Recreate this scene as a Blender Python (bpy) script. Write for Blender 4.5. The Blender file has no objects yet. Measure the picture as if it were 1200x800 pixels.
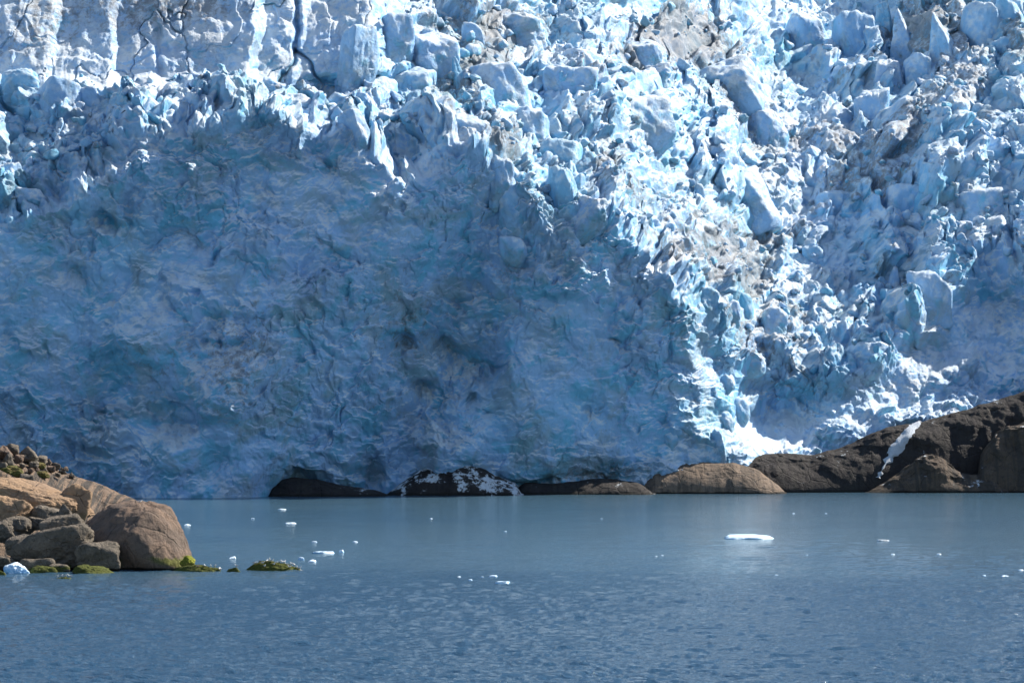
import bpy, bmesh, math, random
import numpy as np
from mathutils import Vector, Matrix
random.seed(7)
C = bpy.context.scene.collection
R = math.radians
# ------------------------------------------------------------------ frame of reference
F = 3400.0      # focal length in pixels of a 1200 px wide picture
HZ = 488.0      # row of the horizon
CAM = 20.0      # eye height above the water
def at(px, py, D): return ((px-600)/F*D, D, CAM+(HZ-py)/F*D)
def shoreD(py): return CAM*F/(py-HZ)

# ------------------------------------------------------------------ noise (numpy)
def h2(ix, iy, s):
    n = (ix.astype(np.int64)*374761393 + iy.astype(np.int64)*668265263 + s*1442695041) & 0xffffffff
    n = ((n ^ (n >> 13))*1274126177) & 0xffffffff
    n = ((n ^ (n >> 15))*2246822519) & 0xffffffff
    return ((n ^ (n >> 16)) & 0xffffff)/16777215.0
def h3(ix, iy, iz, s): return h2(ix + iz*57, iy + iz*113 - ix*7, s + 11)
def vn2(x, y, s=0):
    ix = np.floor(x); iy = np.floor(y); fx = x-ix; fy = y-iy
    fx = fx*fx*fx*(fx*(fx*6-15)+10); fy = fy*fy*fy*(fy*(fy*6-15)+10)
    a = h2(ix, iy, s); b = h2(ix+1, iy, s); c = h2(ix, iy+1, s); d = h2(ix+1, iy+1, s)
    return ((a*(1-fx)+b*fx)*(1-fy) + (c*(1-fx)+d*fx)*fy)*2-1
def vn3(x, y, z, s=0):
    iz = np.floor(z); fz = z-iz; fz = fz*fz*(3-2*fz)
    ix = np.floor(x); iy = np.floor(y); fx = x-ix; fy = y-iy
    fx = fx*fx*(3-2*fx); fy = fy*fy*(3-2*fy)
    r = 0
    for k in (0, 1):
        a = h3(ix, iy, iz+k, s); b = h3(ix+1, iy, iz+k, s); c = h3(ix, iy+1, iz+k, s); d = h3(ix+1, iy+1, iz+k, s)
        r = r + ((a*(1-fx)+b*fx)*(1-fy) + (c*(1-fx)+d*fx)*fy)*(fz if k else 1-fz)
    return r*2-1
def fbm2(x, y, s=0, o=4, g=0.5):
    r = 0; a = 1
    ca, sa = math.cos(0.6), math.sin(0.6)
    for i in range(o):
        r = r + a*vn2(x, y, s+i); a *= g
        x, y = (x*ca-y*sa)*2.03+5.1, (x*sa+y*ca)*2.03-3.3
    return r
def fbm3(x, y, z, s=0, o=4, g=0.5, ridge=False):
    r = 0; a = 1
    for i in range(o):
        n = vn3(x, y, z, s+i)
        if ridge: n = 1-2*np.abs(n)
        r = r + a*n; a *= g
        x, y, z = (x*0.8-y*0.6)*2.03+5.1, (x*0.6+y*0.8)*2.03-3.3, z*2.03+1.7
    return r
def worley(x, y, s=0, jit=0.9):
    """F1, F2, id hash pair, offset from the nearest point"""
    ix = np.floor(x); iy = np.floor(y)
    f1 = np.full(x.shape, 9.0); f2 = np.full(x.shape, 9.0)
    ca = np.zeros(x.shape); cb = np.zeros(x.shape); ox = np.zeros(x.shape); oy = np.zeros(x.shape)
    for i in (-1, 0, 1):
        for j in (-1, 0, 1):
            a = ix+i; b = iy+j
            dx = a+0.5+(h2(a, b, s)-0.5)*jit-x; dy = b+0.5+(h2(a, b, s+5)-0.5)*jit-y
            d = np.sqrt(dx*dx+dy*dy)
            m = d < f1
            f2 = np.where(m, f1, np.minimum(f2, d)); f1 = np.where(m, d, f1)
            ca = np.where(m, a, ca); cb = np.where(m, b, cb); ox = np.where(m, -dx, ox); oy = np.where(m, -dy, oy)
    return f1, f2, ca, cb, ox, oy
def sstep(a, b, x):
    t = np.clip((x-a)/(b-a), 0, 1); return t*t*(3-2*t)
def gauss(px, py, cx, cy, sx, sy=None, rot=0):
    sy = sy or sx; c, s = math.cos(R(rot)), math.sin(R(rot))
    dx, dy = px-cx, py-cy
    return np.exp(-(((dx*c+dy*s)/sx)**2 + ((-dx*s+dy*c)/sy)**2))

# ------------------------------------------------------------------ objects
def link(o, parent=None):
    C.objects.link(o)
    if parent: o.parent = parent
    return o
def tag(o, label=None, cat=None, group=None, kind=None):
    if label: o['label'] = label
    if cat: o['category'] = cat
    if group: o['group'] = group
    if kind: o['kind'] = kind
    return o
def empty(name, loc): 
    o = bpy.data.objects.new(name, None); o.location = loc; o.empty_display_size = 0.5
    return link(o)
def mesh_np(name, co, quads, mat, parent=None, loc=(0, 0, 0), smooth=True, attrs=None):
    me = bpy.data.meshes.new(name)
    co = np.asarray(co, dtype=np.float32); quads = np.asarray(quads, dtype=np.int32)
    n = quads.shape[1]
    me.vertices.add(len(co)); me.vertices.foreach_set('co', co.ravel())
    me.loops.add(quads.size); me.loops.foreach_set('vertex_index', quads.ravel())
    me.polygons.add(len(quads)); me.polygons.foreach_set('loop_start', np.arange(0, quads.size, n, dtype=np.int32))
    me.polygons.foreach_set('loop_total', np.full(len(quads), n, dtype=np.int32))
    me.polygons.foreach_set('use_smooth', np.full(len(quads), smooth))
    for k, v in (attrs or {}).items():
        a = me.attributes.new(k, 'FLOAT', 'POINT'); a.data.foreach_set('value', np.asarray(v, dtype=np.float32).ravel())
    me.update(calc_edges=True); me.validate()
    me.materials.append(mat)
    o = bpy.data.objects.new(name, me); o.location = loc
    return link(o, parent)
def gridquads(nr, nc):
    i = np.arange(nr*nc).reshape(nr, nc)
    return np.stack([i[:-1, :-1], i[:-1, 1:], i[1:, 1:], i[1:, :-1]], -1).reshape(-1, 4)

# ------------------------------------------------------------------ materials
def mat_new(name):
    m = bpy.data.materials.new(name); m.use_nodes = True
    nt = m.node_tree; nt.nodes.clear()
    out = nt.nodes.new('ShaderNodeOutputMaterial'); b = nt.nodes.new('ShaderNodeBsdfPrincipled')
    nt.links.new(b.outputs[0], out.inputs[0])
    return m, nt, b
class G:
    """small helper to write node graphs"""
    def __init__(s, nt): s.nt = nt
    def put(s, sock, v):
        if isinstance(v, bpy.types.NodeSocket): s.nt.links.new(v, sock)
        elif v is not None: sock.default_value = v
    def n(s, t, **kw):
        nd = s.nt.nodes.new(t)
        for k, v in kw.items(): setattr(nd, k, v)
        return nd
    def coord(s, which='Object'): return s.n('ShaderNodeTexCoord').outputs[which]
    def mapping(s, v, scale=(1, 1, 1), rot=(0, 0, 0), loc=(0, 0, 0)):
        m = s.n('ShaderNodeMapping'); s.put(m.inputs[0], v)
        m.inputs['Scale'].default_value = scale; m.inputs['Rotation'].default_value = rot; m.inputs['Location'].default_value = loc
        return m.outputs[0]
    def noise(s, v, scale, detail=5, rough=0.55, dist=0.0):
        m = s.n('ShaderNodeTexNoise'); s.put(m.inputs['Vector'], v); m.inputs['Scale'].default_value = scale
        m.inputs['Detail'].default_value = detail; m.inputs['Roughness'].default_value = rough; m.inputs['Distortion'].default_value = dist
        return m.outputs[0]
    def vor(s, v, scale, feature='F1', out='Distance'):
        m = s.n('ShaderNodeTexVoronoi', feature=feature); s.put(m.inputs['Vector'], v); m.inputs['Scale'].default_value = scale
        return m.outputs[out]
    def ramp(s, f, a, b, va=0.0, vb=1.0):
        m = s.n('ShaderNodeMapRange'); s.put(m.inputs[0], f)
        for i, x in zip((1, 2, 3, 4), (a, b, va, vb)): m.inputs[i].default_value = x
        m.interpolation_type = 'SMOOTHSTEP'
        return m.outputs[0]
    def mix(s, f, a, b):
        m = s.n('ShaderNodeMix', data_type='RGBA'); s.put(m.inputs[0], f)
        for i, x in ((6, a), (7, b)): s.put(m.inputs[i], x if isinstance(x, bpy.types.NodeSocket) else (*x, 1))
        return m.outputs[2]
    def math(s, op, a, b=None, c=None):
        m = s.n('ShaderNodeMath', operation=op); s.put(m.inputs[0], a); s.put(m.inputs[1], b)
        if c is not None: s.put(m.inputs[2], c)
        return m.outputs[0]
    def bump(s, h, dist, strength=1.0, nrm=None):
        m = s.n('ShaderNodeBump'); s.put(m.inputs['Height'], h); m.inputs['Distance'].default_value = dist
        m.inputs['Strength'].default_value = strength
        if nrm: s.put(m.inputs['Normal'], nrm)
        return m.outputs[0]
    def attr(s, name): return s.n('ShaderNodeAttribute', attribute_name=name).outputs['Fac']
    def nz(s):
        g = s.n('ShaderNodeNewGeometry'); x = s.n('ShaderNodeSeparateXYZ'); s.put(x.inputs[0], g.outputs['Normal'])
        return x.outputs[2]

SNOW = (0.80, 0.86, 0.92); ICE = (0.36, 0.59, 0.90); DEEP = (0.14, 0.54, 0.78); DIRT = (0.21, 0.19, 0.18)
def ice_material(name, attrs=True, snow=0.5, fine=1.0):
    m, nt, b = mat_new(name); g = G(nt)
    p = g.coord()
    big = g.noise(p, 0.045, 4, 0.6); mid = g.noise(p, 0.33, 6, 0.62); fin = g.noise(p, 2.2, 6, 0.7)
    up = g.nz()
    # weathered white crust on faces that look upwards, clean ice on the broken ones
    t = g.math('ADD', g.math('MULTIPLY', up, 0.55), g.math('MULTIPLY', g.math('SUBTRACT', mid, 0.5), 1.5))
    crust = g.ramp(t, -0.05, 0.45)
    col = g.mix(g.math('MULTIPLY', crust, g.ramp(big, .30, .58, .45, 1.0)), ICE, SNOW)
    blue = g.ramp(g.math('ADD', g.noise(p, 0.12, 5, 0.6, 0.6), g.math('MULTIPLY', up, -0.12)), 0.47, 0.68)
    if attrs: blue = g.math('MAXIMUM', g.math('MULTIPLY', blue, 0.75), g.attr('blue'))
    col = g.mix(g.math('MULTIPLY', blue, g.math('SUBTRACT', 1.0, g.math('MULTIPLY', crust, 0.45))), col, DEEP)
    film = g.math('MULTIPLY', g.ramp(g.noise(p, 0.075, 6, 0.65, 0.8), 0.46, 0.62), g.ramp(up, 0.6, 0.0))
    col = g.mix(g.math('MULTIPLY', film, 0.5), col, (0.36, 0.44, 0.46))
    # rock flour and stones melted out of the ice, plus painted shade in the hollows
    if attrs:
        d = g.math('ADD', g.attr('dirt_shade'), g.math('MULTIPLY', g.math('SUBTRACT', g.noise(p, 0.5, 7, 0.74), 0.5), 2.0))
    else:
        d = g.math('ADD', g.math('MULTIPLY', big, 0.6), g.math('MULTIPLY', g.noise(p, 0.5, 7, 0.72), 0.4))
        d = g.math('SUBTRACT', d, 0.33)
    dm = g.ramp(d, 0.22, 0.66)
    col = g.mix(g.math('MULTIPLY', dm, 0.7), col, DIRT)
    spk = g.ramp(g.vor(p, 1.1), 0.10, 0.05)
    col = g.mix(g.math('MULTIPLY', spk, g.ramp(d, 0.0, 0.5)), col, (0.12, 0.105, 0.095))
    g.put(b.inputs['Base Color'], col)
    b.inputs['Roughness'].default_value = 0.55
    b.inputs['IOR'].default_value = 1.31
    hb = g.math('ADD', g.math('MULTIPLY', g.noise(p, 0.55, 8, 0.68), 1.0), g.math('MULTIPLY', g.vor(p, 1.3, 'SMOOTH_F1'), -0.35))
    hb = g.math('MULTIPLY', hb, g.ramp(g.noise(p, 0.06, 5, 0.6, 0.5), .42, .58, .30, 1.15))
    n1 = g.bump(hb, 1.05*fine, 1.0)
    n2 = g.bump(g.noise(p, 3.2, 6, 0.7), 0.45*fine, 1.0, n1)
    g.put(b.inputs['Normal'], n2)
    return m
def rock_material(name, c1, c2, c3, moss=None, moss_top=None, moss_col=(0.10, 0.13, 0.02), wet=None, stripe=0.0, scale=1.0, snow=None):
    m, nt, b = mat_new(name); g = G(nt)
    p = g.coord('Object'); geo = g.n('ShaderNodeNewGeometry'); sep = g.n('ShaderNodeSeparateXYZ'); g.put(sep.inputs[0], geo.outputs['Position'])
    wz = sep.outputs[2]; up = g.nz()
    a = g.noise(p, 0.35*scale, 6, 0.65, 0.3); bb = g.noise(p, 1.6*scale, 7, 0.7)
    col = g.mix(g.ramp(a, 0.35, 0.65), c1, c2)
    col = g.mix(g.math('MULTIPLY', g.ramp(bb, 0.48, 0.68), 0.75), col, c3)
    cr = g.vor(g.mapping(p, (scale, scale, scale*0.6)), 0.55, 'DISTANCE_TO_EDGE')
    if stripe:
        st = g.noise(g.mapping(p, (0.6*scale, 0.02*scale, 0.05*scale), (0, 0.12, 0)), 1.7, 5, 0.62, 0.3)
        col = g.mix(g.math('MULTIPLY', g.ramp(st, 0.46, 0.56), stripe), col, (0.055, 0.05, 0.045))
    wv = g.n('ShaderNodeVectorMath', operation='ADD'); g.put(wv.inputs[0], p); wn = g.n('ShaderNodeTexNoise'); g.put(wn.inputs['Vector'], p); wn.inputs['Scale'].default_value = .5*scale; wn.inputs['Detail'].default_value = 5
    g.put(wv.inputs[1], wn.outputs['Color'])
    ck = g.vor(wv.outputs[0], .33*scale, 'DISTANCE_TO_EDGE')
    col = g.mix(g.math('MULTIPLY', g.ramp(ck, .022, .0), g.ramp(g.noise(p, .45*scale, 4, .6), .50, .60, 0, .75)), col, (.03, .026, .023))
    if wet is not None:
        zz = g.math('ADD', wz, g.math('MULTIPLY', g.math('SUBTRACT', a, 0.5), 1.2))
        col = g.mix(g.ramp(zz, wet, wet*0.35), col, (0.022, 0.02, 0.017))
    if moss is not None:
        zz = g.math('ADD', wz, g.math('MULTIPLY', g.math('SUBTRACT', bb, 0.5), moss*1.3))
        mk = g.math('MULTIPLY', g.ramp(zz, moss, moss*0.7), g.ramp(up, -0.3, 0.25))
        col = g.mix(mk, col, g.mix(g.ramp(bb, 0.4, 0.65), moss_col, tuple(x*1.7 for x in moss_col)))
    if snow is not None:
        sn = g.ramp(g.math('ADD', g.noise(p, 0.16, 9, 0.75), g.math('MULTIPLY', up, 0.1)), snow, snow+0.05)
        col = g.mix(sn, col, (0.75, 0.80, 0.85))
    g.put(b.inputs['Base Color'], col); b.inputs['Roughness'].default_value = 0.85; b.inputs['Specular IOR Level'].default_value = 0.22
    h = g.math('ADD', g.noise(p, 0.9*scale, 9, 0.68), g.math('MULTIPLY', g.ramp(ck, 0.0, 0.05), 0.16))
    g.put(b.inputs['Normal'], g.bump(g.noise(p, 5*scale, 6, 0.75), 0.13/scale, 0.9, g.bump(h, 0.85/scale, 1.0)))
    return m
def simple(name, col, rough=0.6, bump=0):
    m, nt, b = mat_new(name); g = G(nt)
    p = g.coord(); n = g.noise(p, 6, 4, 0.6)
    g.put(b.inputs['Base Color'], g.mix(n, tuple(c*0.85 for c in col), col)); b.inputs['Roughness'].default_value = rough
    if bump: g.put(b.inputs['Normal'], g.bump(g.noise(p, 3, 5, 0.6), bump))
    return m

M_ice = ice_material('glacier_ice')
M_serac = ice_material('serac_ice', attrs=True)

# ================================================================== the glacier
STEP = 0.85
def axis(lo, a, b, hi, coarse):
    return np.concatenate([np.arange(lo, a, coarse), np.arange(a, b, STEP), np.arange(b, hi, coarse)])
pxs = axis(-900, -24, 1224, 2100, 9.0)
pys = axis(-420, -24, 602, 603, 9.0)[::-1]            # from the water upwards
PX, PY = np.meshgrid(pxs, pys)
RIM = [(-900, 200), (0, 243), (55, 236), (95, 212), (132, 188), (150, 150), (200, 138), (330, 126), (400, 150), (440, 182), (480, 196),
       (520, 175), (560, 168), (590, 195), (612, 245), (640, 285), (668, 262), (700, 238), (735, 275), (770, 312), (800, 350), (845, 395), (880, 430),
       (930, 455), (1000, 450), (1045, 425), (1085, 365), (1140, 325), (1200, 310), (2100, 270)]
wy = fbm2(PX/34.0, PY/34.0, 3, 4)*13
wx = fbm2(PX/40.0, PY/40.0, 9, 4)*9
rim = np.interp(PX+wx, [p[0] for p in RIM], [p[1] for p in RIM]) + wy
above = sstep(12, -16, PY-rim)
# run of the surface: metres back per metre up
lit = 1.75 + 0.35*fbm2(PX/150.0, PY/110.0, 21, 2)
lit = lit + 0.1*sstep(750, 1100, PX)*sstep(330, 120, PY)
face = 0.20 + 0.16*fbm2(PX/110.0, PY/60.0, 31, 3)
face = face + sstep(850, 900, PX)*sstep(1210, 1150, PX)*.22 + sstep(850, 900, PX)*.12
lowleft = sstep(330, 150, PX)*sstep(100, 115, PY)*above
lit = lit*(1-.4*lowleft)
D_left = 13*sstep(270, -40, PX)*sstep(262, 225, PY)
run = face*(1-above) + lit*above
cliffL = sstep(500, 430, PX+wx)*sstep(118, 96, PY+wy*1.2)          # the tall clean cliffs, upper left
bench = sstep(520, 440, PX)*sstep(96, 108, PY+wy)*sstep(140, 122, PY+wy)
run = run*(1-cliffL) + 0.80*cliffL + 1.3*bench*above
waterY = np.interp(PX, [-900, 0, 1200, 2100], [592, 584, 577, 572])
D0 = shoreD(waterY)
rocktop = np.interp(PX, [290, 320, 342, 368, 440, 470, 500, 555, 600, 640, 700, 735, 770, 830, 900, 950, 1000, 1050, 1100, 1200, 1400, 2100], [577, 566, 559, 560, 574, 560, 546, 545, 562, 563, 560, 560, 545, 538, 532, 528, 520, 502, 490, 462, 420, 380])
back = np.clip(577-rocktop, 0, None)*0.217*.75 + 9*sstep(280, 330, PX) + 8*sstep(590, 660, PX)             # the ice stands behind the bedrock here
D = np.zeros_like(PX); D[0] = D0[0]+back[0]
for i in range(1, len(pys)):
    up = np.clip(D[i-1]*(pys[i-1]-pys[i])/F, 0, None)
    D[i] = D[i-1] + up*run[i]*1.15
# what the columns do differently is softened sideways
kw = int(26/STEP); kx = np.arange(-kw, kw+1)*STEP; ker = np.exp(-(kx/11.0)**2); ker /= ker.sum()
Dp = np.pad(D, ((0, 0), (kw, kw)), mode='edge'); D = sum(ker[q]*Dp[:, q:q+D.shape[1]] for q in range(len(ker)))
# broad bulges: the buttress in the middle, the hollow on the left
def bulge(cx, cy, sx, sy, m, rot=0):
    global D
    D = D - m*gauss(PX, PY, cx, cy, sx, sy, rot)
bulge(650, 300, 130, 170, 17, -20); bulge(850, 400, 60, 50, 4); bulge(330, 300, 200, 130, -7)
bulge(330, 470, 60, 160, 4, 35); bulge(846, 462, 22, 66, 10); bulge(1200, 380, 110, 190, -14); bulge(637, 228, 44, 55, 15); bulge(575, 190, 30, 50, 5)
bulge(980, 380, 80, 60, 5);  bulge(520, 440, 70, 50, -7, 15); bulge(700, 470, 60, 35, -5, 15)
bulge(470, 560, 40, 30, -7); bulge(890, 60, 60, 200, 14, -35); bulge(1015, 250, 80, 70, 9, -20)
bulge(85, 300, 40, 30, -5, 20)
# clean pillars of the cliff
D = D - D_left
i110 = int(np.argmin(np.abs(pys-84))); j330 = int(np.argmin(np.abs(pxs-330)))
r110 = D[i110].copy(); kk = int(90/STEP); ke = np.exp(-(np.arange(-kk, kk+1)*STEP/42.0)**2); ke /= ke.sum(); r110 = np.convolve(np.pad(r110, kk, mode='edge'), ke, 'valid')
want = r110[j330]-0.04*(330-np.clip(pxs, -300, 460))*0.217
D = D - sstep(124, 82, PY)*sstep(520, 430, PX)*np.clip(D[i110]-want, -30, 60)[None, :]
px_ = PX+wx*.5+(PY-50)*.06
for a_, b_, m_ in ((-60, 62, 4), (62, 134, 4), (134, 302, 9), (302, 352, 4), (352, 448, 7)):
    D = D - cliffL*m_*np.clip((px_-a_)/(b_-a_), 0, 1)**.8*sstep(b_+9, b_-7, px_)
D = D + cliffL*2.5*np.exp(-((PX-196-0.10*(PY-60)+wx*1.2)/5)**2)*sstep(20, 40, PY)
cx_ = np.where(PY < 62, 348-.06*(PY-30), 346) + wx*.7
D = D + cliffL*5*np.exp(-((PX-cx_)/3.6)**2)*sstep(72, 60, PY) + 4*cliffL*sstep(56, 64, PY)*(np.exp(-((PX-cx_-(PY-60)*.85)/2.6)**2) + np.exp(-((PX-cx_+(PY-60)*.5)/2.2)**2))
# the big face: broad swells and hollows, kept from turning towards the right anywhere below the brink
U = PX*0.217; V = -PY*0.217
soft = sstep(-24, 40, PY-rim) * (1-cliffL)                      # 1 on the shaded face
T = D - soft*(9.0*fbm2(U/46, V/46, 40, 3) + 6.0*fbm2(U/19+wx/60, V/17, 45, 2))
msk = sstep(2, 22, PY-rim)*(1-cliffL)*sstep(885, 800, PX+wx*2.2-sstep(430, 540, PY)*10)
jj = max(1, int(9/STEP)); kw = int(12/STEP); ker = np.exp(-(np.arange(-kw, kw+1)*STEP/5.0)**2); ker /= ker.sum()
D = T.copy()
for i in range(1, len(pys)):
    prev = np.convolve(np.pad(D[i-1], kw, mode='edge'), ker, 'valid'); dz = (pys[i-1]-pys[i])*0.217
    gx = np.zeros_like(prev); gx[jj:] = (prev[jj:]-prev[:-jj])/((pxs[jj:]-pxs[:-jj])*0.217)
    lim = dz*np.clip((0.23-0.672*gx)/0.656, -.5, .9)
    step = T[i]-T[i-1] + .06*(T[i-1]-D[i-1])
    D[i] = D[i-1] + step*(1-msk[i]) + np.minimum(step, lim)*msk[i]
    D[i] = D[i]*(1-.25*msk[i]) + .25*msk[i]*(np.convolve(np.pad(D[i], kw, mode='edge'), ker, 'valid'))
mPX = PX.copy(); baseD = D.copy()

X0, Y0, Z0 = at(PX, PY, D)
# how the ice breaks, by region
pop = np.clip(gauss(PX, PY, 800, 320, 170, 75, 25) + gauss(PX, PY, 980, 360, 110, 90) + gauss(PX, PY, 640, 210, 60, 50), 0, 1)
crown = np.exp(-((PY-rim+12)/22.0)**2)*(1-cliffL)
blk = (1-soft)*(1-0.85*cliffL)*(1-0.45*pop)
right = sstep(560, 800, PX)
dv = np.zeros(PX.shape+(3,))
blue = np.zeros_like(PX)
def add(h, dx, dy, dz):
    dv[..., 0] += h*dx; dv[..., 1] += h*dy; dv[..., 2] += h*dz
# broad relief
big = fbm2(U/46, V/46, 40, 3)
add(big*4.5*blk, 0, -1, .25)
wa = fbm2(U/9, V/9, 51, 4); wb = fbm2(U/9, V/9, 61, 4)
for k, (L, amp, am, e1) in enumerate([(30, 6.5, (1-soft)*(1-cliffL), .3), (15, 4.3, blk+(.10+.30*sstep(860, 1000, PX))*soft, .2), (7, 3.0, blk*.85+.22*crown+(.22+.25*sstep(860, 1000, PX))*soft, .16), (3.4, 1.3, blk*.7+.5*crown+.22*soft, .22), (1.7, .6, blk*.7+.4*crown+.25*soft, .3)]):
    w = 0.20*L
    f1, f2, ca, cb, ox, oy = worley((U+wa*w)/L+7*k, (V*1.15+wb*w)/L, 70+k, 0.95)
    e = sstep(0.0, e1, f2-f1)
    r0, r1, r2, r3, r4 = [h2(ca, cb, 80+7*k+q) for q in range(5)]
    tilt = (ox*(r1-.5)*2.2 + oy*(r2-.5)*2.0)
    gain = (r0**1.6)*1.25-.15
    h = amp*am*(e*(gain + tilt*.6) - (1-e)*.10)
    s = (r3-.5)*1.3
    add(h, s, -.62-.3*r4, .72-.35*r4)
    blue += (1-e)*0.22*am*(L > 4) + e*am*(r4 > .86)*0.28*(L < 20)
# rounded lumps: sun-rotted ice
for k, (L, amp) in enumerate([(7.5, 2.2), (3.8, 1.35), (1.9, .75), (1.0, .34)]):
    f1, f2, ca, cb, ox, oy = worley((U+wa*L*.25)/L+3, (V+wb*L*.25)/L+k, 130+k, 1.0)
    r0 = h2(ca, cb, 140+k)
    h = amp*(np.clip(1-f1*f1*1.9, -.2, 1))*(.35+.9*r0)
    add(h*(pop*1.1+crown*.9+.30*soft+(.75*blk)+.8*soft*sstep(840, 920, PX)), (r0-.5)*.8, -.75, .6)
# the shaded face: long flutes that lean to the right, hollows and ribs
q = (U*0.80+V*0.60); t = (-U*0.60+V*0.80)
fl = 1-2*np.abs(fbm2(q/7+wa*.5, t/22+wb*.3, 150, 4))
add(fl*soft*.65*(0.35+sstep(700, 500, PX)*sstep(300, 420, PY)), .3, -1, .1)
rd = fbm2(U/15+wa*.4, V/12+wb*.4, 160, 5, .55)
add(rd*soft*2.9, -.2, -1, .2)
rr = 1-2*np.abs(fbm2(U/10+wb*.3, V/10, 170, 5, .55))
add(rr*(soft*.4+blk*.25), .2, -.8, .5)
# horizontal layers on the shaded face and short vertical cracks
lay = fbm2(U/30, (V+wa*2)/1.6, 180, 3)
add(lay*soft*.35, 0, -1, 0)
f1, f2, ca, cb, ox, oy = worley((U+wa*3)/7, (V+wb*3)/17, 190, 1.0)
ck = sstep(.045, 0.0, f2-f1)*sstep(.1, .45, fbm2(U/18, V/18, 195, 2)+.25)
add(-ck*.8*(soft*.6+.5*blk), 0, -1, 0)
# cavities
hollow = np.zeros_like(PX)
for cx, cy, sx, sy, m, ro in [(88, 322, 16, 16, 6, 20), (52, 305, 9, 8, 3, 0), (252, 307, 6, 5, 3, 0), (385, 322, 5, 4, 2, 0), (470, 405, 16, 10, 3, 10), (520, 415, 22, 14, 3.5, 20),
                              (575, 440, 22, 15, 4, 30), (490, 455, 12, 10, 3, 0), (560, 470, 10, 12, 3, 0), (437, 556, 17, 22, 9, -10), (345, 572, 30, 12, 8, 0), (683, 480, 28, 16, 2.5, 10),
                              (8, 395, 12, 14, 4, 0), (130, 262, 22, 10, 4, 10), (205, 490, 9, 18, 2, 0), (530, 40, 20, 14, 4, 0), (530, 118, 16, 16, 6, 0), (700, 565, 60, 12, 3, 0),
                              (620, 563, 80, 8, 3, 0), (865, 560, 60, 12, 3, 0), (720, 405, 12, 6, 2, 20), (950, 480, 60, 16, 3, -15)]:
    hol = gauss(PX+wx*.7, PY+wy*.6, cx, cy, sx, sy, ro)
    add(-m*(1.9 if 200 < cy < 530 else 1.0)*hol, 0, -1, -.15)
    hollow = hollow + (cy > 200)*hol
# clean cliff faces: flutes, cracks
cs = fbm2(U/4+wa*.4, V/26, 200, 4, .55)
add(cs*cliffL*.2, .25, -1, 0)
f1, f2, ca, cb, ox, oy = worley((U+wa*3.2)/12, (V+wb*4)/17, 210, 1.0)
r0 = h2(ca, cb, 211); r1 = h2(ca, cb, 212)
e = sstep(0, .05, f2-f1)
add(cliffL*(e*(r0*.9+ox*(r1-.5)*1.0)-(1-e)*.6*(r0 > .6)), 0, -1, 0)
add(cliffL*fbm2(U/11, V/9, 225, 4)*.8, .1, -1, .1)
add(cliffL*fbm2(U/3, V/5, 220, 3)*.2, .2, -1, .2)
add(fbm2(U/1.7, V/1.5, 230, 4, .6)*.28*(1-.85*cliffL), .1, -.8, .5)
# keep it calm just outside the frame where the sheet is coarse
calm = sstep(-200, -24, PX)*sstep(1400, 1224, PX)*sstep(-160, -24, PY)*0.75+0.25
apron = sstep(-.05, .45, fbm2((U*.9-V*.3)/26+wa*.1, (V+U*.3)/13, 270, 4))*soft      # smooth slopes of packed snow between the broken ribs
P = np.stack([X0, Y0, Z0], -1) + dv*(calm*(1-.62*apron))[..., None]
# warp in space: overhangs, lean
n1 = fbm3(P[..., 0]/6, P[..., 1]/6, P[..., 2]/6, 300, 3); n2_ = fbm3(P[..., 0]/6, P[..., 1]/6, P[..., 2]/6, 310, 3); n3 = fbm3(P[..., 0]/6, P[..., 1]/6, P[..., 2]/6, 320, 3)
wp = (0.9*(1-.5*soft)*(1-.7*cliffL)*calm)[..., None]
P = P + np.stack([n1, n2_*.8, n3], -1)*wp
P[0, :, 2] = -1.5
# where stones and dirt have melted out
dirt_shade = np.zeros_like(PX) - 0.10
for cx, cy, sx, sy, m, ro in [(612, 32, 45, 24, .5, 0), (700, 90, 45, 22, .35, 0), (790, 45, 70, 28, .75, -10), (835, 65, 60, 20, .4, 25), (560, 80, 60, 20, .3, 0), (870, 130, 70, 26, .42, 35), (900, 200, 60, 30, .35, 60),
                              (705, 205, 22, 22, .75, 0), (860, 330, 60, 45, .36, 20), (800, 300, 50, 30, .42, 30), (745, 245, 30, 20, .4, 0), (590, 190, 26, 22, .32, 0), (940, 180, 20, 14, .4, 0),
                              (1060, 40, 40, 14, .35, 10), (160, 10, 90, 30, .4, 0), (50, 30, 60, 50, .35, 0), (250, 10, 40, 16, .4, 0), (330, 60, 60, 10, .2, 0), (800, 405, 60, 20, .35, 20),
                              (285, 420, 40, 120, .45, 15), (480, 380, 60, 60, .38, 20), (180, 420, 90, 60, .34, 0), (600, 320, 16, 40, .35, 0), (430, 480, 30, 60, .28, 30), (700, 560, 90, 16, .4, 0), (60, 500, 60, 40, .2, 0),
                              (400, 330, 90, 40, .15, 0), (690, 330, 60, 90, .18, 0), (1000, 540, 160, 12, .3, -15), (720, 500, 40, 60, .22, 0)]:
    dirt_shade += m*gauss(PX, PY, cx, cy, sx, sy, ro)
dirt_shade += cliffL*(.06+.16*fbm2(U/1.6+wa*.5, V/22, 240, 4))
dirt_shade += .16*blk + .42*(1-soft)*(1-cliffL)*sstep(.12, .55, fbm2(U/24+3, V/15, 260, 5, .6))*sstep(420, 560, PX)
blue = np.clip(blue+.30*(blk+crown)*sstep(-.15, .5, fbm2(U/13, V/13, 255, 4)), 0, .8)*.85
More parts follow.
